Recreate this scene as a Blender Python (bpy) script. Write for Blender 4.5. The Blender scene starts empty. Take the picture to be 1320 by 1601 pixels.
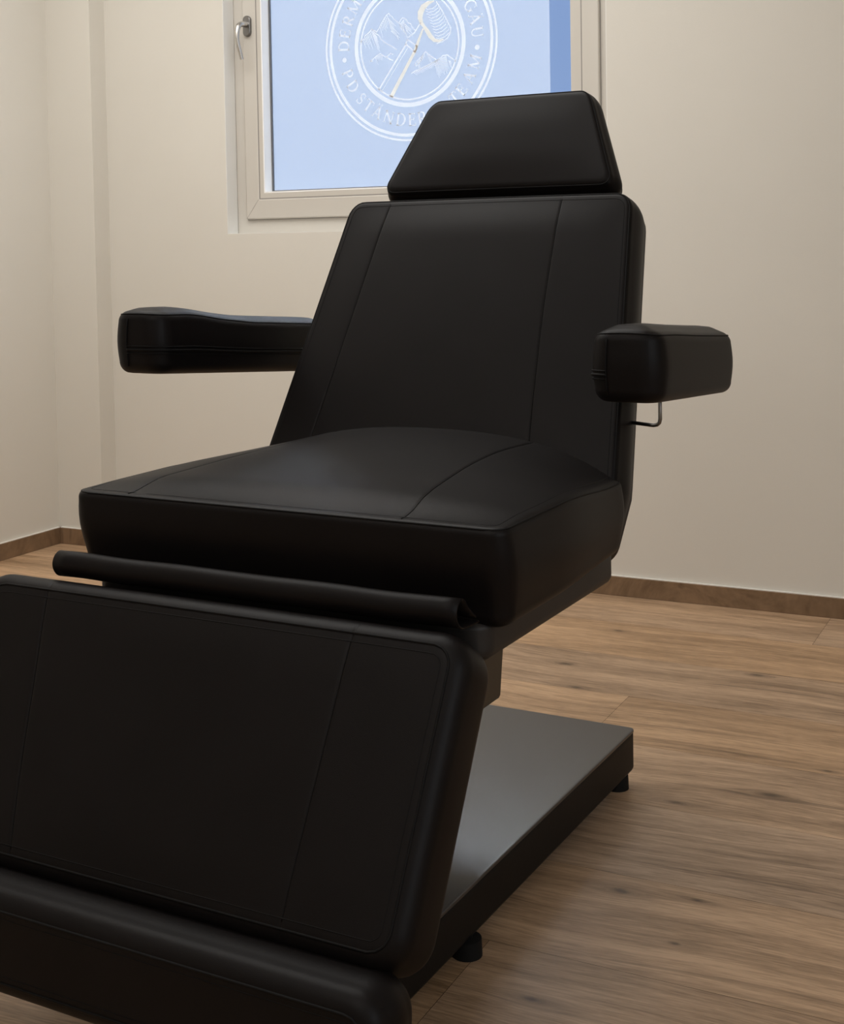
import bpy, bmesh, math, random
from mathutils import Vector, Matrix
random.seed(7)
PI = math.pi
SC = bpy.context.scene
COL = SC.collection

# ------------------------------------------------------------------ camera
F_PX, PPY, PITCH, ROLL, ROOM_YAW, CHAIR_YAW = 2103.2, 479.9, .04377, -.01696, .46447, .49535
CAM_H = 1.05
cd = bpy.data.cameras.new('camera'); cam = bpy.data.objects.new('camera', cd); COL.objects.link(cam)
cd.sensor_fit = 'HORIZONTAL'; cd.sensor_width = 36.0
cd.lens = F_PX / 1320 * 36.0
cd.shift_y = -(800.5 - PPY) / 1320
cd.clip_start = .05
f = Vector((0, math.cos(PITCH), -math.sin(PITCH))); r = Vector((1, 0, 0)); u = r.cross(f)
r2 = r * math.cos(ROLL) + u * math.sin(ROLL); u2 = -r * math.sin(ROLL) + u * math.cos(ROLL)
M = Matrix(((r2.x, u2.x, -f.x), (r2.y, u2.y, -f.y), (r2.z, u2.z, -f.z))).to_4x4()
cam.matrix_world = Matrix.Translation((0, 0, CAM_H)) @ Matrix.Rotation(ROOM_YAW, 4, 'Z') @ M
SC.camera = cam

# ------------------------------------------------------------------ look, world, lights
SC.view_settings.view_transform = 'Standard'; SC.view_settings.look = 'None'
SC.view_settings.gamma = 1; SC.view_settings.use_curve_mapping = False
SC.view_settings.exposure = 0.0
W = bpy.data.worlds.new('sky'); SC.world = W; W.use_nodes = True
nt = W.node_tree; nt.nodes.clear()
wo = nt.nodes.new('ShaderNodeOutputWorld'); bg = nt.nodes.new('ShaderNodeBackground')
tc = nt.nodes.new('ShaderNodeTexCoord'); sx = nt.nodes.new('ShaderNodeSeparateXYZ'); cr = nt.nodes.new('ShaderNodeValToRGB')
nt.links.new(tc.outputs['Generated'], sx.inputs[0]); nt.links.new(sx.outputs['Z'], cr.inputs[0])
e = cr.color_ramp.elements
# hazy blue behind the glass, a bright white overcast overhead
e[0].position = 0.0; e[0].color = (.36, .50, .84, 1)
e[1].position = .55; e[1].color = (1, .98, .95, 1)
m_ = e.new(.27); m_.color = (.34, .48, .83, 1)
nt.links.new(cr.outputs[0], bg.inputs['Color']); mr = nt.nodes.new('ShaderNodeMapRange'); mr.inputs['From Min'].default_value = .27; mr.inputs['From Max'].default_value = .60
mr.inputs['To Min'].default_value = .95; mr.inputs['To Max'].default_value = 14.0
nt.links.new(sx.outputs['Z'], mr.inputs[0]); nt.links.new(mr.outputs[0], bg.inputs['Strength'])
nt.links.new(bg.outputs[0], wo.inputs[0])

def area_light(name, loc, size, power, color, rot=(0, 0, 0)):
    l = bpy.data.lights.new(name, 'AREA'); l.shape = 'RECTANGLE'; l.size, l.size_y = size
    l.energy = power; l.color = color
    o = bpy.data.objects.new(name, l); COL.objects.link(o); o.location = loc; o.rotation_euler = rot
    return o
# ceiling lamp, an added front fill, and daylight from a side window
area_light('ceiling_lamp_light', (-2.0, 2.45, 2.60), (2.2, 1.6), 46, (1, .985, .95))
area_light('front_fill_light', (-1.0, -.2, 2.60), (2.0, 1.4), 20, (1, .96, .91))  # unseen overhead fill, added to lift the dark front of the chair
area_light('side_window_daylight', (1.55, .4, 1.55), (1.4, 1.5), 20, (.84, .92, 1.0), (0, PI/2, 0))

# ------------------------------------------------------------------ node helpers
def mat(name, color=(.8, .8, .8), rough=.5, spec=.5, metal=0.0):
    m = bpy.data.materials.new(name); m.use_nodes = True
    b = m.node_tree.nodes['Principled BSDF']
    b.inputs['Base Color'].default_value = (*color, 1); b.inputs['Roughness'].default_value = rough
    b.inputs['Specular IOR Level'].default_value = spec; b.inputs['Metallic'].default_value = metal
    return m
def bump(m, scale, strength, dist=.001, detail=3, stretch=None, kind='noise'):
    t = m.node_tree; b = t.nodes['Principled BSDF']
    tc = t.nodes.new('ShaderNodeTexCoord'); mp = t.nodes.new('ShaderNodeMapping')
    if stretch: mp.inputs['Scale'].default_value = stretch
    n = t.nodes.new('ShaderNodeTexNoise' if kind == 'noise' else 'ShaderNodeTexVoronoi')
    n.inputs['Scale'].default_value = scale
    if kind == 'noise': n.inputs['Detail'].default_value = detail
    bp = t.nodes.new('ShaderNodeBump'); bp.inputs['Strength'].default_value = strength; bp.inputs['Distance'].default_value = dist
    t.links.new(tc.outputs['Object'], mp.inputs[0]); t.links.new(mp.outputs[0], n.inputs['Vector'])
    t.links.new(n.outputs[0], bp.inputs['Height']); t.links.new(bp.outputs[0], b.inputs['Normal'])
    return n
def tint(m, c1, c2, scale, stretch=(1, 1, 1), detail=4):
    t = m.node_tree; b = t.nodes['Principled BSDF']
    tc = t.nodes.new('ShaderNodeTexCoord'); mp = t.nodes.new('ShaderNodeMapping'); mp.inputs['Scale'].default_value = stretch
    n = t.nodes.new('ShaderNodeTexNoise'); n.inputs['Scale'].default_value = scale; n.inputs['Detail'].default_value = detail
    rp = t.nodes.new('ShaderNodeValToRGB'); rp.color_ramp.elements[0].position = .3; rp.color_ramp.elements[1].position = .7
    rp.color_ramp.elements[0].color = (*c1, 1); rp.color_ramp.elements[1].color = (*c2, 1)
    t.links.new(tc.outputs['Object'], mp.inputs[0]); t.links.new(mp.outputs[0], n.inputs['Vector'])
    t.links.new(n.outputs[0], rp.inputs[0]); t.links.new(rp.outputs[0], b.inputs['Base Color'])

M_WALL = mat('wall_paint', (.70, .668, .605), .85, .25); bump(M_WALL, 260, .25, .0006, 4)
tint(M_WALL, (.69, .658, .595), (.71, .678, .615), 2.0)
M_CEIL = mat('ceiling_paint', (.80, .78, .74), .9, .2); bump(M_CEIL, 200, .2, .0005)
M_REVEAL = mat('reveal_paint', (.86, .855, .83), .7, .3)
M_CAULK = mat('white_caulk', (.80, .77, .72), .6, .3)
M_LEATHER = mat('black_leatherette', (.009, .008, .0078), .45, .11)
tint(M_LEATHER, (.0050, .0039, .0037), (.0064, .0051, .0050), 9.0)
bump(M_LEATHER, 900, .18, .0004, kind='voronoi')
M_THREAD = mat('black_piping', (.004, .0036, .0036), .6, .12)
M_PLATE = mat('powder_coated_plate', (.025, .025, .028), .28, .70); bump(M_PLATE, 1400, .12, .0002)
M_SKIRT = mat('black_skirt_vinyl', (.0035, .0035, .0038), .5, .16); bump(M_SKIRT, 60, .15, .001)
M_FRAME = mat('dark_grey_underframe', (.020, .0175, .016), .5, .3)
M_COLUMN = mat('brown_grey_column_cover', (.060, .046, .032), .5, .35)
M_RUBBER = mat('black_rubber', (.006, .006, .006), .7, .2)
M_STEEL = mat('dark_chrome_rod', (.20, .19, .18), .28, .5, 1.0)
M_PVC = mat('window_frame_pvc', (.60, .565, .51), .42, .4)
M_JOINT = mat('frame_joint_grey', (.30, .28, .26), .6, .3)
M_GASKET = mat('grey_gasket', (.16, .16, .165), .6, .3)
M_BEAD = mat('white_glazing_bead', (.94, .94, .94), .3, .5)
M_ROSE = mat('brushed_grey_metal', (.22, .215, .21), .38, .5, 1.0)
M_NICKEL = mat('satin_nickel', (.62, .60, .57), .27, .5, 1.0); bump(M_NICKEL, 300, .05, .0002)

# clear glass, frosted film and white print
def glass_mat():
    m = bpy.data.materials.new('clear_glass'); m.use_nodes = True; t = m.node_tree; t.nodes.clear()
    o = t.nodes.new('ShaderNodeOutputMaterial'); mx = t.nodes.new('ShaderNodeMixShader')
    tr = t.nodes.new('ShaderNodeBsdfTransparent'); gl = t.nodes.new('ShaderNodeBsdfGlossy')
    tr.inputs[0].default_value = (.93, .95, .96, 1); gl.inputs['Roughness'].default_value = .02
    fr = t.nodes.new('ShaderNodeFresnel'); fr.inputs[0].default_value = 1.35
    t.links.new(fr.outputs[0], mx.inputs[0]); t.links.new(tr.outputs[0], mx.inputs[1]); t.links.new(gl.outputs[0], mx.inputs[2])
    t.links.new(mx.outputs[0], o.inputs[0]); return m
def film_mat(name, fac, tcol, dcol, mixd):
    m = bpy.data.materials.new(name); m.use_nodes = True; t = m.node_tree; t.nodes.clear()
    o = t.nodes.new('ShaderNodeOutputMaterial'); mx = t.nodes.new('ShaderNodeMixShader'); m2 = t.nodes.new('ShaderNodeMixShader')
    tr = t.nodes.new('ShaderNodeBsdfTransparent'); tl = t.nodes.new('ShaderNodeBsdfTranslucent'); df = t.nodes.new('ShaderNodeBsdfDiffuse')
    tl.inputs[0].default_value = (*tcol, 1); df.inputs[0].default_value = (*dcol, 1)
    m2.inputs[0].default_value = mixd; mx.inputs[0].default_value = fac
    t.links.new(tl.outputs[0], m2.inputs[1]); t.links.new(df.outputs[0], m2.inputs[2])
    t.links.new(tr.outputs[0], mx.inputs[1]); t.links.new(m2.outputs[0], mx.inputs[2]); t.links.new(mx.outputs[0], o.inputs[0]); return m
M_GLASS = glass_mat()
M_FILM = film_mat('frosted_film', .33, (.9, .92, .95), (.8, .8, .8), .10)
M_PRINT = film_mat('white_print', .97, (1.0, .97, .94), (.9, .88, .84), .12)
M_PRINT_CREAM = film_mat('cream_print', .97, (1.0, .90, .74), (.9, .80, .64), .12)

# ------------------------------------------------------------------ wooden plank material
KNOTS = [(-1.156, 3.470, .022), (-.73, 3.24, .03), (-1.185, 3.14, .024), (-.47, 2.70, .010), (-.55, 2.535, .026), (-.70, 2.43, .02),
         (-.685, 2.055, .022), (-.565, 2.075, .012), (-.70, 1.70, .018), (-.56, 1.93, .012), (-1.10, 2.98, .02), (-2.95, 3.42, .02), (-3.25, 3.60, .02)]
def wood(name, base, attr=True, knots=(), scale=1.0, vec_rot=None):
    m = bpy.data.materials.new(name); m.use_nodes = True; t = m.node_tree; b = t.nodes['Principled BSDF']
    N, L = t.nodes.new, t.links.new
    def mth(op, a, bb=None, c=None, clamp=False):
        n = N('ShaderNodeMath'); n.operation = op; n.use_clamp = clamp
        for i, v in enumerate((a, bb, c)):
            if v is None: continue
            if isinstance(v, (int, float)): n.inputs[i].default_value = v
            else: L(v, n.inputs[i])
        return n.outputs[0]
    tc = N('ShaderNodeTexCoord'); sp = N('ShaderNodeSeparateXYZ')
    if vec_rot:
        mp0 = N('ShaderNodeMapping'); mp0.inputs['Rotation'].default_value = vec_rot; L(tc.outputs['Object'], mp0.inputs[0]); L(mp0.outputs[0], sp.inputs[0])
    else: L(tc.outputs['Object'], sp.inputs[0])
    X, Y, Z = sp.outputs
    kd = None; yoff = None
    for (kx, ky, ks) in knots:
        dx = mth('MULTIPLY', mth('SUBTRACT', X, kx), 1 / (ks * 2.6)); dy = mth('MULTIPLY', mth('SUBTRACT', Y, ky), 1 / (ks * .75))
        d2 = mth('ADD', mth('MULTIPLY', dx, dx), mth('MULTIPLY', dy, dy))
        g = mth('EXPONENT', mth('MULTIPLY', d2, -1.0))
        core = mth('EXPONENT', mth('MULTIPLY', mth('ADD', mth('MULTIPLY', mth('MULTIPLY', dx, dx), 14.0), mth('MULTIPLY', mth('MULTIPLY', dy, dy), 5.0)), -1.0))
        k1 = mth('ADD', mth('MULTIPLY', g, .30), mth('MULTIPLY', core, .62))
        yo = mth('MULTIPLY', mth('MULTIPLY', g, dy), -ks * 1.0)
        kd = k1 if kd is None else mth('MAXIMUM', kd, k1); yoff = yo if yoff is None else mth('ADD', yoff, yo)
    Y2 = mth('ADD', Y, yoff) if yoff is not None else Y
    if attr:
        at = N('ShaderNodeAttribute'); at.attribute_name = 'plank'; rs = N('ShaderNodeSeparateColor'); L(at.outputs['Color'], rs.inputs[0])
        R_, G_, B_ = rs.outputs
        Zr = mth('ADD', Z, mth('MULTIPLY', R_, 17.0))
    else: Zr = Z; R_ = G_ = None
    # slow waviness of the grain
    cw = N('ShaderNodeCombineXYZ'); L(X, cw.inputs[0]); L(Y, cw.inputs[1]); L(Zr, cw.inputs[2])
    wn = N('ShaderNodeTexNoise'); wn.inputs['Scale'].default_value = 1.6 * scale; wn.inputs['Detail'].default_value = 1; L(cw.outputs[0], wn.inputs['Vector'])
    Y3 = mth('ADD', Y2, mth('MULTIPLY', mth('SUBTRACT', wn.outputs[0], .5), .10))
    cv = N('ShaderNodeCombineXYZ'); L(X, cv.inputs[0]); L(Y3, cv.inputs[1]); L(Zr, cv.inputs[2])
    def layer(sxx, syy, det, rough=.6):
        mp = N('ShaderNodeMapping'); mp.inputs['Scale'].default_value = (sxx * scale, syy * scale, 1); L(cv.outputs[0], mp.inputs[0])
        n = N('ShaderNodeTexNoise'); n.inputs['Scale'].default_value = 1; n.inputs['Detail'].default_value = det; n.inputs['Roughness'].default_value = rough
        L(mp.outputs[0], n.inputs['Vector']); return n.outputs[0]
    broad = layer(1.3, 13, 3); mid = layer(3.2, 46, 4); fine = layer(16, 240, 4, .7); pore = layer(30, 520, 2, .5); streak = layer(1.1, 60, 2, .45)
    v = mth('ADD', mth('ADD', mth('MULTIPLY', broad, .40), mth('MULTIPLY', mid, .32)), mth('MULTIPLY', fine, .46))
    rp = N('ShaderNodeValToRGB'); el = rp.color_ramp.elements
    d, l = base
    el[0].position = .46; el[0].color = (*d, 1); el[1].position = .70; el[1].color = (*l, 1)
    L(v, rp.inputs[0])
    # dark thin streaks
    st = N('ShaderNodeMapRange'); st.inputs['From Min'].default_value = .63; st.inputs['From Max'].default_value = .75; L(streak, st.inputs[0])
    pr = N('ShaderNodeMapRange'); pr.inputs['From Min'].default_value = .60; pr.inputs['From Max'].default_value = .8; L(pore, pr.inputs[0])
    dark = mth('ADD', mth('MULTIPLY', st.outputs[0], .42), mth('MULTIPLY', pr.outputs[0], .42))
    if kd is not None: dark = mth('ADD', dark, kd)
    dark = mth('MINIMUM', dark, .85)
    mixd = N('ShaderNodeMix'); mixd.data_type = 'RGBA'; L(dark, mixd.inputs[0]); L(rp.outputs[0], mixd.inputs[6]); mixd.inputs[7].default_value = (d[0]*.28, d[1]*.26, d[2]*.25, 1)
    lt = N('ShaderNodeMapRange'); lt.inputs['From Min'].default_value = .30; lt.inputs['From Max'].default_value = .22; L(streak, lt.inputs[0])
    mixl = N('ShaderNodeMix'); mixl.data_type = 'RGBA'; L(mth('MULTIPLY', lt.outputs[0], .35), mixl.inputs[0]); L(mixd.outputs[2], mixl.inputs[6]); mixl.inputs[7].default_value = (l[0]*1.35, l[1]*1.35, l[2]*1.35, 1)
    out = mixl.outputs[2]
    if attr:
        hs = N('ShaderNodeHueSaturation'); L(out, hs.inputs['Color']); L(mth('ADD', .90, mth('MULTIPLY', G_, .22)), hs.inputs['Value']); L(mth('ADD', .92, mth('MULTIPLY', B_, .18)), hs.inputs['Saturation'])
        out = hs.outputs[0]
    L(out, b.inputs['Base Color'])
    b.inputs['Roughness'].default_value = .47; b.inputs['Specular IOR Level'].default_value = .38
    bp = N('ShaderNodeBump'); bp.inputs['Strength'].default_value = .25; bp.inputs['Distance'].default_value = .0006
    L(mth('SUBTRACT', fine, mth('MULTIPLY', pr.outputs[0], .6)), bp.inputs['Height']); L(bp.outputs[0], b.inputs['Normal'])
    return m
M_FLOOR = wood('oak_planks', ((.215, .134, .077), (.54, .362, .228)), True, KNOTS)
M_GROOVE = mat('plank_joint', (.07, .045, .028), .8, .2)
M_BASE = wood('oak_skirting', ((.135, .082, .044), (.260, .165, .096)), False, (), 1.0)
M_BASE_Y = wood('oak_skirting_side', ((.135, .082, .044), (.260, .165, .096)), False, (), 1.0, (0, 0, PI/2))

# ------------------------------------------------------------------ mesh helpers
def obj(name, verts, faces, m, parent=None, smooth=True, mats=None, fm=None):
    me = bpy.data.meshes.new(name); me.from_pydata([tuple(v) for v in verts], [], faces); me.update()
    bm = bmesh.new(); bm.from_mesh(me); bmesh.ops.recalc_face_normals(bm, faces=bm.faces); bm.to_mesh(me); bm.free()
    me.materials.append(m)
    if mats:
        for k in mats: me.materials.append(k)
        for p, i in zip(me.polygons, fm): p.material_index = i
    me.polygons.foreach_set('use_smooth', [smooth] * len(me.polygons))
    o = bpy.data.objects.new(name, me); COL.objects.link(o)
    if parent: o.parent = parent
    return o
class MB:
    def __init__(s): s.v = []; s.f = []
    def add(s, v, f):
        n = len(s.v); s.v += [Vector(p) for p in v]; s.f += [tuple(i + n for i in q) for q in f]
    def box(s, x0, x1, y0, y1, z0, z1):
        s.add([(x0,y0,z0),(x1,y0,z0),(x1,y1,z0),(x0,y1,z0),(x0,y0,z1),(x1,y0,z1),(x1,y1,z1),(x0,y1,z1)],
              [(0,3,2,1),(4,5,6,7),(0,1,5,4),(1,2,6,5),(2,3,7,6),(3,0,4,7)])
    def tube(s, pts, rad, n=8, closed=False):
        pts = [Vector(p) for p in pts]; N = len(pts); rads = rad if isinstance(rad, (list, tuple)) else [rad] * N
        v = []; f = []; prev = None
        for i, p in enumerate(pts):
            a = pts[(i - 1) % N] if (closed or i) else p; b = pts[(i + 1) % N] if (closed or i < N - 1) else p
            t = (b - a).normalized()
            if prev is None:
                prev = t.cross(Vector((0, 0, 1)))
                if prev.length < .1: prev = t.cross(Vector((1, 0, 0)))
            prev = (prev - t * prev.dot(t)).normalized(); q = t.cross(prev)
            for k in range(n):
                a_ = 2 * PI * k / n; v.append(p + (prev * math.cos(a_) + q * math.sin(a_)) * rads[i])
        for i in range(N if closed else N - 1):
            j = (i + 1) % N
            for k in range(n): f.append((i*n+k, i*n+(k+1) % n, j*n+(k+1) % n, j*n+k))
        if not closed: f.append(tuple(range(n))); f.append(tuple(range((N-1)*n, N*n)))
        s.add(v, f)
    def cyl(s, c, rad, z0, z1, n=24, r1=None):
        r1 = rad if r1 is None else r1
        v = [(c[0]+rad*math.cos(2*PI*k/n), c[1]+rad*math.sin(2*PI*k/n), z0) for k in range(n)] + [(c[0]+r1*math.cos(2*PI*k/n), c[1]+r1*math.sin(2*PI*k/n), z1) for k in range(n)]
        s.add(v, [(k, (k+1) % n, n+(k+1) % n, n+k) for k in range(n)] + [tuple(range(n)), tuple(range(n, 2*n))])
    def build(s, name, m, parent=None, smooth=False, bevel=0, seg=2):
        o = obj(name, s.v, s.f, m, parent, smooth)
        if bevel:
            b = o.modifiers.new('bevel', 'BEVEL'); b.width = bevel; b.segments = seg; b.limit_method = 'ANGLE'; b.harden_normals = False
            for p in o.data.polygons: p.use_smooth = True
            o.data.set_sharp_from_angle(angle=math.radians(35))
        return o
def struct(o): o['kind'] = 'structure'; return o

# ------------------------------------------------------------------ room shell
WY = 3.83; JX = -3.17; JY = 3.75; LX = -3.37; RX = 1.6; BY = -1.6; CZ = 2.65
OX0, OX1, OZ0, OZ1 = -2.659, -1.295, 1.109, 2.42
# floor planks: one mesh, tiny joints
PW = .287; Y0 = 2.109; G = .0004
mbv = []; mbf = []; cols = []; fmi = []
mbv += [(LX-.15, BY-.1, -.0012), (RX+.1, BY-.1, -.0012), (RX+.1, WY+.15, -.0012), (LX-.15, WY+.15, -.0012)]; mbf.append((0, 1, 2, 3)); cols.append((0, 0, 0)); fmi.append(1)
joint = {2: -.966, 5: -.655, -2: -.817, -1: -1.9, 0: -1.55, 1: -2.05, 3: -1.75, 4: -2.2, 6: -1.2}
for k in range(-14, 7):
    ya, yb = Y0 + k*PW + G, Y0 + (k+1)*PW - G
    if ya > WY + .15: continue
    yb = min(yb, WY + .15); ya = max(ya, BY-.1)
    if yb < ya: continue
    j0 = joint.get(k, random.uniform(-1.5, .5)); LN = 1.95
    x = j0 - 3 * LN
    while x < RX + .1:
        xa, xb = max(x + G, LX-.15), min(x + LN - G, RX+.1)
        if xb > xa:
            n = len(mbv); mbv += [(xa, ya, 0), (xb, ya, 0), (xb, yb, 0), (xa, yb, 0)]; mbf.append((n, n+1, n+2, n+3))
            cols.append((random.random(), random.random(), random.random())); fmi.append(0)
        x += LN
floor = obj('floor', mbv, mbf, M_FLOOR, None, False, [M_GROOVE], fmi); struct(floor)
ca = floor.data.color_attributes.new('plank', 'FLOAT_COLOR', 'CORNER')
for p in floor.data.polygons:
    for li in p.loop_indices: ca.data[li].color = (*cols[p.index], 1)

mb = MB(); mb.box(LX-.15, RX+.15, BY-.15, WY+.28, CZ, CZ+.12); struct(mb.build('ceiling', M_CEIL))
# window wall with opening, thickness 0.28
T = .28
mb = MB()
mb.box(JX, OX0, WY, WY+T, -.05, CZ); mb.box(OX1, RX+.15, WY, WY+T, -.05, CZ)
mb.box(OX0, OX1, WY, WY+T, -.05, OZ0); mb.box(OX0, OX1, WY, WY+T, OZ1, CZ)
struct(mb.build('wall_back', M_WALL))
mb = MB(); mb.box(LX-.15, JX, JY, WY+T, -.05, CZ); struct(mb.build('wall_pier', M_WALL))
mb = MB(); mb.box(LX-.15, LX, BY-.15, JY, -.05, CZ); struct(mb.build('wall_left', M_WALL))
mb = MB(); mb.box(RX, RX+.15, BY-.15, WY, -.05, CZ); struct(mb.build('wall_right', M_WALL))
mb = MB(); mb.box(LX, RX, BY-.15, BY, -.05, CZ); struct(mb.build('wall_front', M_WALL))
# skirting with a thin caulk line on top
BH = .058; BT = .012
def skirting(name, x0, x1, y0, y1, m):
    mb = MB(); mb.box(x0, x1, y0, y1, 0, BH); o = mb.build(name, m, None, False, .0012, 1); struct(o); return o
skirting('baseboard_back', JX+.001, RX, WY-BT, WY, M_BASE)
skirting('baseboard_pier', LX+BT, JX+.0, JY-BT, JY, M_BASE)
skirting('baseboard_pier_return', JX, JX+BT, JY-BT, WY-BT, M_BASE_Y)
skirting('baseboard_left', LX, LX+BT, BY, JY-0.0, M_BASE_Y)
skirting('baseboard_right', RX-BT, RX, BY, WY-BT, M_BASE_Y)
mb = MB(); mb.box(JX+.012, RX-.012, WY-BT+.003, WY+.001, BH, BH+.0022); mb.box(LX+.012, JX, JY-BT+.003, JY+.001, BH, BH+.0022); mb.box(LX-.001, LX+BT-.003, BY, JY-.01, BH, BH+.0022)
struct(mb.build('trim_1', M_CAULK))
# reveal lining (white painted return of the opening)
RF = 3.892
mb = MB()
mb.box(OX0-.001, OX0+.0015, WY+.0005, RF, OZ0, OZ1); mb.box(OX1-.0015, OX1+.001, WY+.0005, RF, OZ0, OZ1)
mb.box(OX0, OX1, WY+.0005, RF, OZ0-.001, OZ0+.0015); mb.box(OX0, OX1, WY+.0005, RF, OZ1-.0015, OZ1+.001)
struct(mb.build('trim_2', M_REVEAL))

# ------------------------------------------------------------------ window
win = bpy.data.objects.new('window_1', None); COL.objects.link(win); win.location = ((OX0+OX1)/2, RF, OZ0); struct(win)
WO = Vector(win.location)
def ring(x0, x1, z0, z1, w, ya, yb, wb=None, wr=None):
    """mitred rectangular frame, y from ya (room) to yb"""
    o = [(x0, z0), (x1, z0), (x1, z1), (x0, z1)]; wb = wb or w; wr = wr or w; i = [(x0+w, z0+wb), (x1-wr, z0+wb), (x1-wr, z1-w), (x0+w, z1-w)]
    v = [(a, ya, b) for a, b in o] + [(a, ya, b) for a, b in i] + [(a, yb, b) for a, b in o] + [(a, yb, b) for a, b in i]
    f = []
    for k in range(4):
        j = (k+1) % 4
        f += [(k, j, 4+j, 4+k), (8+k, 12+k, 12+j, 8+j), (k, 8+k, 8+j, j), (4+k, 4+j, 12+j, 12+k)]
    return [Vector(p) - WO for p in v], f
def wring(name, m, *a, bevel=0, parent=win):
    v, f_ = ring(*a); mb = MB(); mb.add(v, f_); return mb.build(name, m, parent, False, bevel)
wring('outer_frame', M_PVC, OX0+.0015, OX1-.0015, OZ0+.0015, OZ1-.0015, .075, RF, RF+.07, bevel=.002)
SX0, SX1, SZ0, SZ1 = -2.613, -1.335, 1.158, OZ1-.05
sash = wring('sash', M_PVC, SX0, SX1, SZ0, SZ1, .0545, RF-.014, RF+.05, .0685, bevel=.004)
# seam lines: mitre joints and sash rebate shadow gap are thin dark strips
mb = MB()
for (xa, za, xb, zb) in [(SX0+.003, SZ0+.003, SX0+.052, SZ0+.068), (SX1-.003, SZ0+.003, SX1-.052, SZ0+.068)]:
    d = Vector((xb-xa, 0, zb-za)).normalized(); n = Vector((-d.z, 0, d.x)) * .0005
    a = Vector((xa, RF-.0143, za)); b = Vector((xb, RF-.0143, zb))
    mb.add([a+n-WO, b+n-WO, b-n-WO, a-n-WO, a+n-WO+Vector((0,.0006,0)), b+n-WO+Vector((0,.0006,0)), b-n-WO+Vector((0,.0006,0)), a-n-WO+Vector((0,.0006,0))], [(0,1,2,3),(4,5,6,7),(0,1,5,4),(2,3,7,6)])
mb.build('mitre_joint', M_JOINT, sash)
wring('rebate_gasket', M_JOINT, SX0-.0022, SX1+.0022, SZ0-.0022, SZ1+.0022, .006, RF-.002, RF+.01, parent=sash)
GX0, GX1, GZ0, GZ1 = -2.541, -1.425, 1.246, OZ1-.125
wring('bead_gasket', M_JOINT, SX0+.0532, SX1-.0532, SZ0+.0672, SZ1-.0532, .004, RF-.0125, RF-.004, parent=sash)
bead = wring('glazing_bead_frame', M_PVC, SX0+.054, SX1-.054, SZ0+.068, SZ1-.054, .0195, RF-.0115, RF+.03, .0215, .037, bevel=.002, parent=sash)
wring('glazing_bead', M_BEAD, GX0-.001, GX1+.006, GZ0-.001, GZ1+.006, .006, RF-.011, RF+.04, parent=sash)
wring('glass_gasket', M_GASKET, GX0+.003, GX1+.002, GZ0+.0045, GZ1, .0055, RF+.033, RF+.043, parent=sash)
mb = MB(); mb.box(GX0-.0-WO.x, GX1+.004-WO.x, RF+.040-WO.y, RF+.044-WO.y, GZ0-WO.z, GZ1-WO.z)
mb.box(GX0-.0-WO.x, GX1+.004-WO.x, RF+.056-WO.y, RF+.060-WO.y, GZ0-WO.z, GZ1-WO.z)
mb.build('glass_pane', M_GLASS, win)
FX1 = -1.512
mb = MB(); mb.box(GX0+.012-WO.x, FX1-WO.x, RF+.0385-WO.y, RF+.0393-WO.y, GZ0+.005-WO.z, GZ1-.005-WO.z)
film = mb.build('frosted_film', M_FILM, win)

# ------------------------------------------------------------------ round white emblem printed on the film
ECX, ECZ, EY = -2.0, 1.713, RF + .0375
EO = Vector((ECX, EY, ECZ))
em = MB(); emc = MB()
def q3(x, z): return Vector((ECX + x, EY, ECZ + z)) - WO
def strip(mbx, pts, w):
    """flat stroke of width w (or list) with a little thickness"""
    P = [Vector(p) for p in pts]; n = len(P); ws = w if isinstance(w, (list, tuple)) else [w]*n
    L, R = [], []
    for i, p in enumerate(P):
        a = P[max(i-1, 0)]; b = P[min(i+1, n-1)]; d = (b-a)
        if d.length < 1e-7: d = Vector((1, 0))
        d.normalize(); nn = Vector((-d.y, d.x)) * ws[i]/2
        L.append(p+nn); R.append(p-nn)
    v = []; f_ = []
    for i in range(n): v += [q3(*L[i]), q3(*R[i])]
    for i in range(n-1): f_.append((2*i, 2*i+1, 2*i+3, 2*i+2))
    mbx.add(v, f_)
def circ(mbx, r0, r1, n=120):
    v = []; f_ = []
    for k in range(n):
        a = 2*PI*k/n; v += [q3(r0*math.cos(a), r0*math.sin(a)), q3(r1*math.cos(a), r1*math.sin(a))]
    for k in range(n):
        j = (k+1) % n; f_.append((2*k, 2*k+1, 2*j+1, 2*j))
    mbx.add(v, f_)
circ(em, .307, .314); circ(em, .289, .299); circ(em, .189, .203); circ(em, .176, .1815)
def arc(cx, cy, rx, ry, a0, a1, n=14): return [(cx + rx*math.cos(math.radians(a0+(a1-a0)*i/n)), cy + ry*math.sin(math.radians(a0+(a1-a0)*i/n))) for i in range(n+1)]
TK, TN, SF = .12, .055, .045
# serif capitals on a unit-height grid: (points, width)
def V_(x, w=TK, serif=True, y0=0, y1=1):
    s = [([(x, y0), (x, y1)], w)]
    if serif: s += [([(x-.13, y0+.02), (x+.13, y0+.02)], SF), ([(x-.13, y1-.02), (x+.13, y1-.02)], SF)]
    return s
def sw(pts, w0, w1):
    n = len(pts); return (pts, [w0 + (w1-w0)*math.sin(PI*i/(n-1)) for i in range(n)])
GL = {}
GL['D'] = (V_(.15) + [([(.15, .98), (.38, .98)], TN), ([(.15, .02), (.38, .02)], TN), sw(arc(.36, .5, .42, .48, 90, -90, 18), TN, TK)], .82)
GL['E'] = (V_(.15) + [([(.15, .975), (.62, .975)], TN), ([(.15, .52), (.5, .52)], TN), ([(.15, .025), (.66, .025)], TN), ([(.61, .99), (.61, .80)], SF), ([(.5, .62), (.5, .42)], SF), ([(.65, .01), (.67, .22)], SF)], .7)
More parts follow.
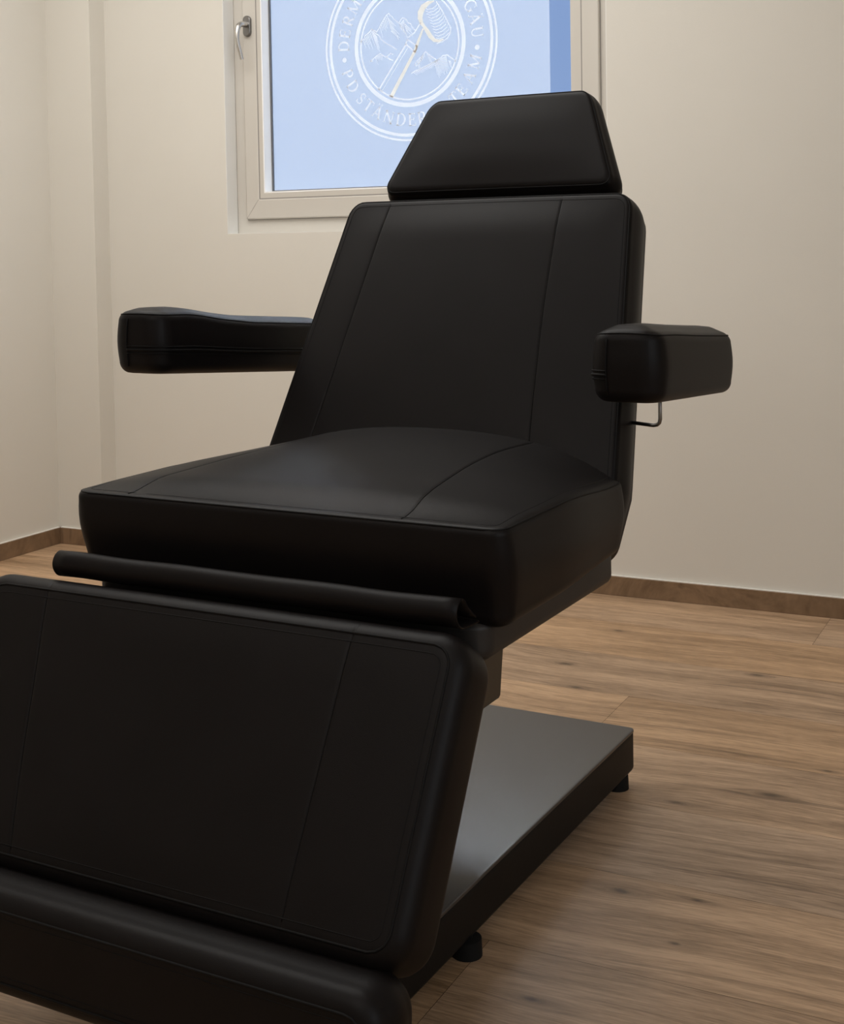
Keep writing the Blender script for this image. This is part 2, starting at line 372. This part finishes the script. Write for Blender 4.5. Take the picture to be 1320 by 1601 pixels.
GL['R'] = (V_(.15) + [([(.15, .975), (.36, .975)], TN), ([(.15, .48), (.36, .48)], TN), sw(arc(.36, .727, .25, .248, 90, -90, 14), TN, TK), ([(.36, .48), (.72, .0)], .11), ([(.66, .02), (.86, .02)], SF)], .8)
GL['M'] = (V_(.12, TN) + V_(.93) + [([(.12, 1), (.52, .05)], .11), ([(.52, .05), (.93, 1)], TN)], 1.05)
GL['A'] = ([([(.1, 0), (.42, 1)], TN), ([(.42, 1), (.76, 0)], .12), ([(.2, .33), (.64, .33)], TN), ([(-.02, .02), (.22, .02)], SF), ([(.62, .02), (.9, .02)], SF)], .86)
GL['Ä'] = (GL['A'][0] + [([(.24, 1.17), (.34, 1.17)], .10), ([(.5, 1.17), (.6, 1.17)], .10)], .86)
GL['U'] = ([([(.15, 1), (.15, .35)], TK), sw(arc(.42, .32, .27, .30, 180, 360, 16), .08, .08), ([(.69, .32), (.69, 1)], TN), ([(.0, .98), (.3, .98)], SF), ([(.57, .98), (.82, .98)], SF)], .84)
GL['Ü'] = GL['U']
GL['G'] = ([sw(arc(.5, .5, .42, .48, 52, 318, 26), TN, TK), ([(.76, .99), (.77, .72)], SF), ([(.80, .42), (.80, .08)], TK), ([(.62, .42), (.95, .42)], SF)], .95)
GL['P'] = (V_(.15) + [([(.15, .975), (.36, .975)], TN), ([(.15, .46), (.36, .46)], TN), sw(arc(.36, .717, .26, .257, 90, -90, 14), TN, TK)], .68)
GL['S'] = ([sw(arc(.32, .74, .20, .23, 45, 235, 12) , TN, .08), ([(.19, .58), (.46, .42)], .12), sw(arc(.32, .26, .22, .24, 50, -145, 12), .09, TN), ([(.50, .97), (.51, .74)], SF), ([(.10, .28), (.11, .02)], SF)], .6)
GL['T'] = (V_(.38, serif=False) + [([(.25, .02), (.51, .02)], SF), ([(.03, .975), (.73, .975)], TN), ([(.04, .99), (.02, .76)], SF), ([(.72, .99), (.74, .76)], SF)], .76)
GL['N'] = (V_(.12, TN) + V_(.78, TN) + [([(.10, 1), (.78, .0)], .12)], .9)
GL['O'] = ([sw(arc(.46, .5, .40, .48, 90, 450, 30), TN, TK)], .92)
GL['L'] = (V_(.15) + [([(.15, .025), (.6, .025)], TN), ([(.59, .01), (.61, .24)], SF)], .66)
GL['I'] = (V_(.15), .32)
GL['&'] = ([sw(arc(.36, .76, .17, .21, -60, 240, 16), TN, .08), ([(.26, .62), (.78, .02)], .11), sw(arc(.36, .27, .27, .26, 120, 330, 16), .08, .09), ([(.56, .12), (.76, .5)], TN)], .85)
HT = .040
def letter(ch, ang, top_out):
    st, wd = GL[ch]; a = math.radians(ang)
    rm = .2445
    for pts, w in st:
        w = [k*1.3 for k in w] if isinstance(w, list) else w*1.3
        P = []
        dense = []
        for (px, py) in pts:
            x = (px - wd/2) * HT; y = (py - .5) * HT
            if top_out: out = Vector((math.cos(a), math.sin(a))); tan = Vector((math.sin(a), -math.cos(a)))
            else: out = -Vector((math.cos(a), math.sin(a))); tan = Vector((-math.sin(a), math.cos(a)))
            P.append(Vector((math.cos(a), math.sin(a))) * rm + out * y + tan * x)
        strip(em, P, [k*HT for k in w] if isinstance(w, list) else w*HT)
for ch, an in [('D', 177.3), ('E', 167.3), ('R', 156.8), ('M', 145.2), ('A', 133.5), ('T', 123.5), ('O', 113), ('L', 103), ('O', 93), ('G', 82), ('I', 75), ('E', 68.5), ('A', 55.5), ('L', 47.5), ('L', 39.8), ('G', 25.0), ('Ä', 14.6), ('U', 4.2)]: 
    if ch in 'GÄU' or an > 100 or True: letter(ch, {75: 74.5}.get(an, an), True)
for ch, an in [('P', -160.8), ('D', -150.2), ('S', -138), ('T', -129.2), ('Ä', -119.6), ('N', -108.8), ('D', -98.2), ('E', -88.4), ('R', -79.6), ('&', -64.8), ('T', -49.0), ('E', -40.6), ('A', -29.8), ('M', -17.8)]: letter(ch, an, False)
for an in (-172.2, -7.0):
    a = math.radians(an); c = Vector((.2445*math.cos(a), .2445*math.sin(a)))
    em.add([q3(c.x + .0085*math.cos(2*PI*k/20), c.y + .0085*math.sin(2*PI*k/20)) for k in range(20)], [tuple(range(20))])
# mountains
def ln(pts, w=.003): strip(em, pts, w)
rnd = random.Random(3)
def jag(pts, n=4, amp=.003):
    out = []
    for a, b in zip(pts[:-1], pts[1:]):
        for i in range(n):
            t = i/n; out.append((a[0]+(b[0]-a[0])*t + rnd.uniform(-amp, amp), a[1]+(b[1]-a[1])*t + rnd.uniform(-amp, amp)))
    return out + [pts[-1]]
ln(jag([(-.1805, .0187), (-.160, .040), (-.1372, .0611), (-.121, .050), (-.119, .0503)], 3, .002))
ln(jag([(-.119, .0503), (-.095, .083), (-.0733, .1079), (-.056, .088), (-.0352, .0703)], 3, .002))
ln(jag([(-.0352, .0703), (-.028, .084), (-.0168, .0868), (.006, .063), (.024, .043)], 3, .002))
ln(jag([(-.1372, .0611), (-.115, .038), (-.09, .015), (-.0447, -.0153)], 4, .002), .0032)
ln(jag([(-.0352, .0703), (-.022, .05), (-.012, .034), (-.004, .02)], 2, .002), .003)
ln(jag([(-.1447, -.0441), (-.125, -.03), (-.1047, -.0219), (-.092, -.032), (-.0841, -.035), (-.0682, -.0248), (-.0583, -.0284)], 2, .0015), .003)
ln([(-.0841, -.035), (-.070, -.044), (-.0583, -.0484)], .0035); ln([(-.1447, -.0441), (-.135, -.044)], .004)
ln(jag([(.0186, -.0679), (.038, -.048), (.0601, -.0283), (.075, -.040), (.0999, -.0606)], 3, .002))
ln(jag([(.0053, -.0942), (.05, -.078), (.0999, -.0606), (.122, -.046), (.1378, -.0456), (.1673, -.068)], 3, .0015), .0035)
ln(jag([(.0186, -.0679), (.024, -.072), (.036, -.064), (.05, -.044)], 2, .0015), .003)
def hatch(x0, z0, x1, z1, dx, dz, n, w=.0022, var=.5):
    for i in range(n):
        t = (i+.5)/n; a = (x0+(x1-x0)*t, z0+(z1-z0)*t); k = 1 + rnd.uniform(-var, var)
        strip(em, [a, (a[0]+dx*k, a[1]+dz*k)], [w, w*.35])
hatch(-.172, .026, -.137, .056, .014, -.036, 8)
hatch(-.137, .056, -.118, .036, .014, -.044, 5)
hatch(-.108, .064, -.076, .102, .008, -.030, 7)
hatch(-.076, .094, -.064, .046, .026, -.026, 7, .0022)
hatch(-.034, .066, -.018, .082, .010, -.030, 5)
hatch(-.020, .074, -.008, .042, .020, -.018, 5, .0022)
hatch(-.128, -.034, -.102, -.024, .008, -.018, 6)
hatch(.028, -.060, .056, -.032, .004, -.024, 7, .0026)
hatch(.062, -.032, .080, -.046, .008, -.020, 3)
hatch(.012, -.093, .098, -.062, .014, -.010, 18, .0018, .2)
hatch(.090, -.062, .134, -.048, .010, -.048, 11, .0024, .3)
hatch(.140, -.062, .150, -.066, .006, -.02, 3)
ln([(-.044, .034), (-.038, .018)], .002)
# hammer: handle, collar and barrel head
ln([(-.1151, -.1406), (-.0109, .0005)], .0055); ln([(-.104, -.1465), (-.004, -.010)], .0018)
strip(emc, [(-.0690, -.166), (.0215, -.0235), (.033, .004), (.052, .046)], [.0135, .0100, .0100, .0055])
ln([(-.0125, .002), (.020, -.026)], .0045); ln([(-.0045, .015), (.030, -.010)], .0040); ln([(-.0125, .001), (-.0045, .016)], .0045)
ln([(-.002, .022), (.020, .035), (.044, .066)], .0045); ln([(.030, -.010), (.022, -.028)], .004)
ax = Vector((.0682, .133)), Vector((.1065, .0165))
# barrel outline
head_out = [(.0465, .054), (.036, .062), (.029, .086), (.033, .108), (.046, .126), (.064, .135), (.083, .136), (.101, .128), (.122, .096), (.141, .058), (.1515, .040), (.149, .022), (.138, .008), (.120, -.002), (.100, -.006), (.088, -.003), (.080, .008), (.066, .030), (.060, .044)]
ln(head_out[7:15], .0035)
# solid crescent on the barrel end
cres = [((.036+.012*i/9, .064 + .0066*i) ) for i in range(10)]
strip(emc, [(.094, .131), (.074, .127), (.054, .115), (.044, .098), (.042, .080), (.047, .064), (.056, .052), (.066, .038), (.078, .019), (.092, .005), (.110, .001), (.125, .006)], [.003, .013, .020, .021, .017, .012, .010, .014, .015, .012, .008, .003])
for i in range(11):
    t = i/10.0
    a = Vector((.058, .112)).lerp(Vector((.098, .012)), t); b = Vector((.104, .122)).lerp(Vector((.150, .034)), t); md = (a+b)/2 + Vector((.010, -.016)) * .6
    strip(em, [a, (a*2+md)/3 + Vector((.002, -.005)), md, (b*2+md)/3 + Vector((.004, -.001)), b], [.0012, .0024, .0026, .002, .0008])
emb = em.build('emblem_print', M_PRINT, win); emc.build('emblem_cream_print', M_PRINT_CREAM, emb)
emb['label'] = 'round white emblem with mountains, a hammer and lettering around it'

# window handle
hd = MB(); HX, HZ, HY = -2.589, 1.815, RF-.014
n = 28
def stadium(hw, hh, n=12): return [(hw*math.cos(a), (hh-hw)+hw*math.sin(a)) for a in [PI*i/n for i in range(n+1)]] + [(hw*math.cos(a), -(hh-hw)+hw*math.sin(a)) for a in [PI+PI*i/n for i in range(n+1)]]
st = stadium(.0145, .035)
v = [Vector((HX+x, HY, HZ+z))-WO for x, z in st] + [Vector((HX+x, HY-.010, HZ+z))-WO for x, z in st] + [Vector((HX+x*.86, HY-.012, HZ+z*.94))-WO for x, z in st]
k_ = len(st)
hd.add(v, [tuple(range(k_))] + [(i, (i+1) % k_, k_+(i+1) % k_, k_+i) for i in range(k_)] + [(k_+i, k_+(i+1) % k_, 2*k_+(i+1) % k_, 2*k_+i) for i in range(k_)] + [tuple(range(2*k_, 3*k_))])
hroot = hd.build('window_handle', M_ROSE, win, True); hroot.data.set_sharp_from_angle(angle=math.radians(35)); hroot['label'] = 'satin metal window handle'
hd = MB()
hp = [(0, -.008, .004), (0, -.030, .004), (-.002, -.044, .001), (-.004, -.053, -.008), (-.005, -.058, -.022), (-.005, -.060, -.045), (-.003, -.057, -.07), (0, -.051, -.095), (.003, -.046, -.118)]
hp2 = []
for i in range(len(hp)-1):
    p0, p1, p2, p3 = [Vector(hp[max(0, min(len(hp)-1, i+j))]) for j in (-1, 0, 1, 2)]
    for s_ in range(4):
        t = s_/4; hp2.append(.5*((2*p1)+(-p0+p2)*t+(2*p0-5*p1+4*p2-p3)*t*t+(-p0+3*p1-3*p2+p3)*t**3))
hp2.append(Vector(hp[-1]))
hd.tube([Vector((HX, HY, HZ))-WO+p for p in hp2], [.0095]*5 + [.0095 - .0025*i/(len(hp2)-6) for i in range(len(hp2)-5)], 14)
hd.build('handle_lever', M_NICKEL, hroot, True).data.set_sharp_from_angle(angle=math.radians(50))

# ------------------------------------------------------------------ treatment chair
D = CHAIR_YAW - ROOM_YAW
CX, VY = -1.121, 1.95
chair = bpy.data.objects.new('treatment_chair', None); COL.objects.link(chair)
rz = Matrix.Rotation(-D, 3, 'Z'); chair.location = rz @ Vector((CX, VY, 0)); chair.rotation_euler = (0, 0, -D)
chair['label'] = 'large black upholstered reclining treatment chair on a low black base, in front of the window'
chair['category'] = 'treatment chair'
def loc(x, v, z): return Vector((x, v - VY, z))

def sm(t): t = max(0, min(1, t)); return t*t*(3-2*t)
class Cushion:
    """rounded slab: face in local x,y (outward +n), corner radius R, front fillet rf, back fillet rb"""
    def __init__(s, hw, hh, th, R, rf, rb, warp, seams=(), crown=None, bulge=0.0, step=.022, fade=.09):
        s.hw, s.hh, s.th, s.R, s.rf, s.rb, s.warp, s.seams, s.crown, s.bulge, s.step, s.fade = hw, hh, th, R, rf, rb, warp, seams, crown, bulge, step, fade
    def face(s, x, y, r, groove=True):
        hw, hh, R = s.hw, s.hh, s.R
        cx = max(-hw+R, min(hw-R, x)); cy = max(-hh+R, min(hh-R, y)); dx, dy = x-cx, y-cy
        m = math.hypot(dx, dy); d = min(hw-abs(x), hh-abs(y))
        nx = ny = 0
        if m > 1e-9:
            k = max(abs(dx), abs(dy))/m; nx, ny = dx/m, dy/m; x, y = cx+dx*k, cy+dy*k
        drop = 0
        if d < r:
            a = (1-d/r)*PI/2; ins = r*(1-math.sin(a)); drop = r*(1-math.cos(a))
            rad = R - ins
            if m > 1e-9: x, y = cx+nx*rad, cy+ny*rad
        return x, y, drop
    def front(s, x, y):
        y0 = y
        a, b, drop = s.face(x, y, s.rf)
        z = -drop
        if s.crown: z += s.crown(a, b) * sm(min(s.hw-abs(x), s.hh-abs(y)) / s.fade + .12) 
        for s0, fn in s.seams:
            q = x - s0
            # groove with slightly puffed shoulders
            fade = sm((s.hh-abs(y))/.03)
            z -= (.0013*math.exp(-(q/.0016)**2) + .0003*math.exp(-(q/.008)**2)) * fade
        # shift columns so that a column follows each curved seam
        if s.seams:
            ks = [(-s.hw, 0)] + [(s0, fn(y)-s0) for s0, fn in sorted(s.seams, key=lambda t: t[0])] + [(s.hw, 0)]
            for (x0, d0), (x1, d1) in zip(ks[:-1], ks[1:]):
                if x0 <= x <= x1: t = (x-x0)/(x1-x0); a += d0+(d1-d0)*t; break
        return Vector((a, b, z))
    def samples(s, h, r, extra):
        st = [0, .12, .25, .38, .5, .62, .75, .88, 1.0]
        o = set()
        for t in st: o.add(round(h - r*t, 6)); o.add(round(-h + r*t, 6))
        lim = h - max(r, 0)
        for t in (.33, .66, 1.0):
            q = h - r - (s.R - r)*t if s.R > r else None
            if q is not None and q > 0: o.add(round(q, 6)); o.add(round(-q, 6))
        base = h - max(s.R, r); n = max(2, int(2*base/s.step))
        for i in range(n+1): o.add(round(-base + 2*base*i/n, 6))
        for e_ in extra:
            for q in (-.016, -.010, -.006, -.0035, -.0018, 0, .0018, .0035, .006, .010, .016): o.add(round(e_+q, 6))
        L = sorted(o); out = [L[0]]
        for v_ in L[1:]:
            if v_ - out[-1] > .0007: out.append(v_)
        out[-1] = round(h, 6)
        return out
    def build(s, name, m, parent):
        xs = s.samples(s.hw, s.rf, [q[0] for q in s.seams]); ys = s.samples(s.hh, s.rf, [])
        nx, ny = len(xs), len(ys); V = []; F = []
        for y in ys:
            for x in xs: V.append(s.warp(s.front(x, y)))
        for j in range(ny-1):
            for i in range(nx-1): F.append((j*nx+i, j*nx+i+1, (j+1)*nx+i+1, (j+1)*nx+i))
        nb = len(V)
        for y in ys:
            for x in xs:
                # back face fillet uses rb: remap the front-edge spacing
                a, b, drop = s.face(x, y, s.rb) if s.rb <= s.R else s.face(x, y, s.R)
                V.append(s.warp(Vector((a, b, -s.th+drop))))
        for j in range(ny-1):
            for i in range(nx-1): F.append((nb+j*nx+i, nb+(j+1)*nx+i, nb+(j+1)*nx+i+1, nb+j*nx+i+1))
        per = [(0, i) for i in range(nx-1)] + [(j, nx-1) for j in range(ny-1)] + [(ny-1, i) for i in range(nx-1, 0, -1)] + [(j, 0) for j in range(ny-1, 0, -1)]
        prev = [j*nx+i for j, i in per]; last = [nb+j*nx+i for j, i in per]; NS = 8; rb = min(s.rb, s.R)
        P = len(per)
        for k in range(1, NS):
            t = k/NS; z = -s.rf + (-s.th + rb + s.rf)*t; row = []
            for j, i in per:
                a, b, _ = s.face(xs[i], ys[j], s.rf)
                cx = max(-s.hw+s.R, min(s.hw-s.R, a)); cy = max(-s.hh+s.R, min(s.hh-s.R, b)); q = Vector((a-cx, b-cy)); q.normalize()
                bl = s.bulge*math.sin(PI*t)
                row.append(len(V)); V.append(s.warp(Vector((a+q.x*bl, b+q.y*bl, z))))
            for i in range(P): F.append((prev[i], prev[(i+1) % P], row[(i+1) % P], row[i]))
            prev = row
        for i in range(P): F.append((prev[i], prev[(i+1) % P], last[(i+1) % P], last[i]))
        s.o = obj(name, V, F, m, parent, True); return s.o
    def loop(s, d, lift=0.0, part=None):
        """points on the front surface at box inset d"""
        hw, hh = s.hw-d, s.hh-d; pts = []; n = 60
        for i in range(n): pts.append((-hw+2*hw*i/n, -hh))
        for i in range(n): pts.append((hw, -hh+2*hh*i/n))
        for i in range(n): pts.append((hw-2*hw*i/n, hh))
        for i in range(n): pts.append((-hw, hh-2*hh*i/n))
        out = []
        for x, y in pts:
            q = s.front(x, y)
            if s.seams:
                a, b, dr = s.face(x, y, s.rf); q = Vector((a, b, q.z))
            q.z += lift; out.append(s.warp(q))
        return out
    def piping(s, name, d, rad, d2=None, parent=None, m=None):
        mb = MB(); mb.tube(s.loop(d), rad, 8, True)
        if d2 is not None: mb.tube(s.loop(d2, -.0002), rad*.45, 6, True)
        return mb.build(name, m or M_THREAD, parent or s.o, True)
    def stitches(s, name, parent=None):
        for s0, fn in s.seams:
            mb = MB(); n = 70; L = []
            for i in range(n+1):
                y = -s.hh + s.rf + (2*s.hh-2*s.rf)*i/n; q = s.front(s0, y); q.z += .0006; L.append(s.warp(q))
            mb.tube(L, .0007, 6); mb.build(name, M_THREAD, parent or s.o, True)
def pl(p0, p1):
    d = Vector((0, p1[0]-p0[0], p1[1]-p0[1])).normalized(); n = Vector((0, -d.z, d.y)); return d, n
def interp(tab, t):
    if t <= tab[0][0]: return tab[0][1]
    for (a, b), (c, e_) in zip(tab[:-1], tab[1:]):
        if t <= c: return b+(e_-b)*(t-a)/(c-a)
    return tab[-1][1]
def smooth_interp(tab, t):
    """catmull-like smooth table"""
    h = .04; return (interp(tab, t-h)+2*interp(tab, t)+interp(tab, t+h))/4

# --- base plate with side skirt and levelling feet
mb = MB()
bx, bf, bb = .250, 1.43, 2.455
c_ = Cushion(bx, (bb-bf)/2, .006, .012, .0015, .0015, lambda p: loc(p.x, (bf+bb)/2 + p.y, .112 + p.z), step=.08)
base = c_.build('base_plate', M_PLATE, chair)
c_ = Cushion(bx-.0008, (bb-bf)/2-.0008, .078, .012, .002, .012, lambda p: loc(p.x, (bf+bb)/2 + p.y, .1062 + p.z), step=.06)
c_.build('base_skirt', M_SKIRT, chair)
for fx, fv in ((.222, 2.425), (-.222, 2.425), (.236, 1.745), (-.236, 1.745)):
    mb = MB(); p = loc(fx, fv, 0); mb.cyl((p.x, p.y), .023, 0, .026, 24, .022); mb.cyl((p.x, p.y), .008, .024, .034, 12); mb.build('levelling_foot', M_RUBBER, chair, True).data.set_sharp_from_angle(angle=math.radians(40))
# --- lift column under the seat
def taper_box(name, m, x, va, vb, z0, z1, dx=0, dva=0, dvb=0, bevel=.006):
    mb = MB(); v = [loc(-x+dx, va+dva, z0), loc(x-dx, va+dva, z0), loc(x-dx, vb-dvb, z0), loc(-x+dx, vb-dvb, z0), loc(-x, va, z1), loc(x, va, z1), loc(x, vb, z1), loc(-x, vb, z1)]
    mb.add(v, [(0,3,2,1),(4,5,6,7),(0,1,5,4),(1,2,6,5),(2,3,7,6),(3,0,4,7)]); return mb.build(name, m, chair, False, bevel)
taper_box('column_cover', M_COLUMN, .150, 1.72, 2.10, .278, .505, .0, .02, .04)
taper_box('lift_column', M_SKIRT, .10, 1.62, 1.86, .110, .30)
# --- seat underframe
c_ = Cushion(.343, .256, .055, .035, .008, .02, lambda p: loc(p.x, 1.856 + p.y, .541 + p.z), step=.08)
c_.build('seat_frame', M_FRAME, chair)

# --- seat cushion
def seat_h(x, v):
    t = (v-1.60)/.46
    return .036*(1-(min(1, abs(x)/.375))**2.6)*sm(t*.95) + .016*(1-min(1, abs(x/.375))**5)*sm(t*5) - .020*sm((t-.45)/.6)*(abs(x)/.375)**2
SV0, SV1 = 1.592, 2.12
sc_ = (SV0+SV1)/2
def seat_warp(p):
    v = sc_ + p.y; t = (v-SV0)/(SV1-SV0)
    w = 1 - .05*sm((t-.35)/.65)
    low = sm(-p.z/.12)
    x = p.x*w*(1-.012*low)
    k = 1 - max(0, min(1, -p.z/.10))
    z = .677 + p.z + seat_h(p.x, v)*k
    # front corners of the underside tuck in
    v2 = v + .018*low*sm((1-t)*1.2-.2)
    return loc(x, v2, z)
def seamR(y): return smooth_interp([(-.27, .214), (-.21, .217), (-.12, .197), (0, .188), (.12, .190), (.26, .208)], y)
def seamL(y): return -smooth_interp([(-.27, .268), (-.21, .272), (-.12, .262), (0, .235), (.12, .215), (.26, .205)], y)
seat = Cushion(.377, (SV1-SV0)/2, .142, .030, .013, .022, seat_warp, [(-.25, seamL), (.2, seamR)], bulge=.006, step=.018)
so = seat.build('seat_cushion', M_LEATHER, chair)
seat.piping('piping', .0075, .0016, .020); seat.stitches('seam_stitching')

# --- folded leatherette flap hanging between seat and leg rest
prof = [(1.600, .553), (1.575, .5535), (1.556, .555), (1.544, .559), (1.536, .568), (1.534, .579), (1.539, .589), (1.549, .594), (1.558, .590), (1.570, .577), (1.592, .560)]
P2 = []
for i in range(len(prof)-1):
    p0, p1, p2, p3 = [Vector(prof[max(0, min(len(prof)-1, i+j))]) for j in (-1, 0, 1, 2)]
    for s_ in range(4):
        t = s_/4; P2.append(.5*((2*p1)+(-p0+p2)*t+(2*p0-5*p1+4*p2-p3)*t*t+(-p0+3*p1-3*p2+p3)*t**3))
P2.append(Vector(prof[-1]))
V = []; F = []; xs = [-.362+.697*i/30 for i in range(31)]
for i, x in enumerate(xs):
    for p in P2: V.append(loc(x, p.x + .001*math.sin(i*.9), p.y-.004 + .0006*math.sin(i*.7)))
for i in range(30):
    for j in range(len(P2)-1): a = i*len(P2)+j; F.append((a, a+1, a+1+len(P2), a+len(P2)))
fl = obj('folded_flap', V, F, M_LEATHER, chair, True); s_ = fl.modifiers.new('thick', 'SOLIDIFY'); s_.thickness = .0028; s_.offset = 0

# --- backrest
bd, bn = pl((2.090, .670), (2.325, 1.128))
B0 = Vector((0, 2.090, .670)); zb, zt = .552, 1.148
ta, tb = (zb-.670)/bd.z, (zt-.670)/bd.z; bmid, bhh = (ta+tb)/2, (tb-ta)/2
def back_w(z): return .352 - max(0, (z-.66))*.112 if z > .66 else .352 - (.66-z)*.12
def back_warp(p):
    q = B0 + bd*(bmid+p.y) + bn*p.z
    zf = .670 + bd.z*(bmid+p.y)
    return loc(p.x*back_w(zf)/.36, q.y, q.z)
def bsR(y): return smooth_interp([(-.33, .205), (-.1, .192), (.1, .188), (.33, .196)], y)
def bsL(y): return -smooth_interp([(-.33, .268), (-.15, .262), (.05, .256), (.33, .246)], y)
back = Cushion(.36, bhh, .118, .036, .012, .036, back_warp, [(-.25, bsL), (.2, bsR)], crown=lambda x, y: .012*(1-(x/.36)**2), bulge=.006, step=.02)
bo = back.build('backrest', M_LEATHER, chair); back.piping('piping', .007, .0016, .016); back.stitches('seam_stitching')

# --- headrest (trapezoid)
hdv, hn = pl((2.37, 1.155), (2.456, 1.35)); H0 = Vector((0, 2.366, 1.160)); hl = .212
def head_warp(p):
    t = (p.y + hl/2)/hl
    q = H0 + hdv*(p.y+hl/2) + hn*p.z
    return loc(p.x*(.252 + (.172-.252)*t)/.25, q.y, q.z)
head = Cushion(.25, hl/2, .088, .030, .016, .028, head_warp, crown=lambda x, y: .008*(1-(x/.25)**2), bulge=.007, step=.02)
head.build('headrest', M_LEATHER, chair); head.piping('piping', .008, .0015, None)
for x in (-.07, .07):
    mb = MB(); a = H0 + hdv*.05 - hn*.05; b = H0 - hdv*.07 - hn*.055; mb.tube([loc(x, a.y, a.z), loc(x, b.y, b.z)], .007, 12)
    mb.build('headrest_post', M_STEEL, chair, True)

# --- leg rest
ld, lnn = pl((1.32, .23), (1.50, .54)); L0 = Vector((0, 1.32, .23)); lz0, lz1 = .208, .562
ta, tb = (lz0-.23)/ld.z, (lz1-.23)/ld.z; lm, lh = (ta+tb)/2, (tb-ta)/2
def leg_warp(p):
    t = (p.y+lh)/(2*lh); q = L0 + ld*(lm+p.y) + lnn*(p.z)
    wl = .395 + .10*t; wr = .367
    x = p.x/.38*(wr if p.x > 0 else wl)
    return loc(x, q.y, q.z)
def lsR(y): return .205
def lsL(y): return -smooth_interp([(-.22, .232), (-.05, .250), (.05, .256), (.22, .268)], y)
leg = Cushion(.38, lh, .105, .050, .030, .030, leg_warp, [(-.25, lsL), (.205, lsR)], crown=lambda x, y: .006*(1-(x/.38)**2), bulge=.001, step=.022)
leg.build('leg_rest', M_LEATHER, chair); leg.piping('piping', .025, .0018, .034); leg.stitches('seam_stitching')
# --- foot rest
fd, fn_ = pl((1.238, .068), (1.252, .208))
def foot_warp(p):
    q = Vector((0, 1.245, .146)) + fd*p.y + fn_*p.z
    return loc(p.x/.38*(.376 if p.x > 0 else .392), q.y, q.z)
foot = Cushion(.38, .068, .098, .045, .026, .026, foot_warp, bulge=.004, step=.022)
foot.build('foot_rest', M_LEATHER, chair); foot.piping('piping', .024, .0020, .032)
# hinge bars joining leg rest, foot rest and seat frame
for x in (-.2, .2):
    mb = MB(); mb.box(x-.012, x+.012, 1.50-VY, 1.66-VY, .500, .520)
    mb.tube([loc(x, 1.53, .505), loc(x, 1.44, .32)], .011, 10); mb.tube([loc(x, 1.44, .32), loc(x, 1.37, .15)], .011, 10)
    mb.build('hinge_bar', M_FRAME, chair, False)

# --- armrests
def armrest(side, v0, ztop, zt2, x0, x1, ln_, drop, tf, tbk, crown):
    xc, hw = (x0+x1)/2, (x1-x0)/2; hh = ln_/2
    def wp(p):
        t = (p.y+hh)/(2*hh)
        k = 1 - max(0, min(1, -p.z/.085))
        sv = t*2*hh
        dip = (min(.003, drop)*sm(sv/.10)*(1-sm((sv-.08)/.12)) - drop*sm((sv-.07)/.24))*k
        return loc(xc+p.x, v0+hh+p.y, ztop+(zt2-ztop)*t + p.z*(tf+(tbk-tf)*t) + dip)
    a = Cushion(hw, hh, .102, .036, .016, .020, wp, crown=lambda x, y: crown*(1-(x/hw)**2), bulge=.003, step=.016, fade=.045)
    o = a.build('armrest', M_LEATHER, chair)
    a.piping('piping', .0085, .0013, None, o)
    # vertical seam at the front and zip band along the inner side
    sgn = -1 if side == 'R' else 1
    def side_pt(x, y, z):
        bl = .004*math.sin(PI*max(0, min(1, (-z-.010)/(.08))))
        aa, bb_, _ = a.face(x, y, .010); cx = max(-hw+a.R, min(hw-a.R, aa)); cy = max(-hh+a.R, min(hh-a.R, bb_)); q = Vector((aa-cx, bb_-cy)); q.normalize()
        return wp(Vector((aa+q.x*(bl+.0003), bb_+q.y*(bl+.0003), z)))
    mb = MB(); sxp = (-hw+.040) if side == 'L' else (-hw+.030)
    mb.tube([side_pt(sxp, -hh, -.010-.080*i/12) for i in range(13)], .0012, 6); mb.build('front_seam', M_THREAD, o, True)
    # zip runs from the seam round the inner side
    path = []
    if side == 'L':
        n = 16
        for i in range(n+1): path.append((sxp+(hw-sxp)*i/n, -hh))
        for i in range(1, 60): path.append((hw, -hh+2*hh*.97*i/60))
    else:
        n = 12
        for i in range(n+1): path.append((sxp+(-hw-sxp)*i/n, -hh))
        for i in range(1, 60): path.append((-hw, -hh+2*hh*.97*i/60))
    mb = MB()
    for zz, rr in ((-.056, .0012), (-.062, .0024), (-.068, .0012)): mb.tube([side_pt(x, y, zz) for x, y in path], rr, 6)
    mb.build('zip_band', M_THREAD, o, True)
    return o
aL = armrest('L', 1.825, .946, .908, -.492, -.382, .56, .010, 1.05, 1.10, .009)
aR = armrest('R', 1.862, .922, .896, .392, .502, .41, .001, 1.02, 1.0, .013)
aL['label'] = 'black armrest to the left of the seat, near the wall pier'
aR['label'] = 'black armrest to the right of the seat'
for sg, zz, xx in ((1, .81, .42),):
    mb = MB(); mb.tube([loc(sg*.447, 2.19, zz-.004), loc(sg*.40, 2.215, zz-.012), loc(sg*.30, 2.24, zz-.02)], .010, 12); mb.build('armrest_bracket', M_FRAME, chair, True)
# lever rod under the right armrest
mb = MB()
pts = [loc(.402, 2.165, .83), loc(.402, 2.165, .756), loc(.4005, 2.165, .750), loc(.3965, 2.166, .7465), loc(.390, 2.167, .745), loc(.32, 2.20, .745)]
mb.tube(pts, .0032, 10); mb.build('release_lever', M_STEEL, chair, True)
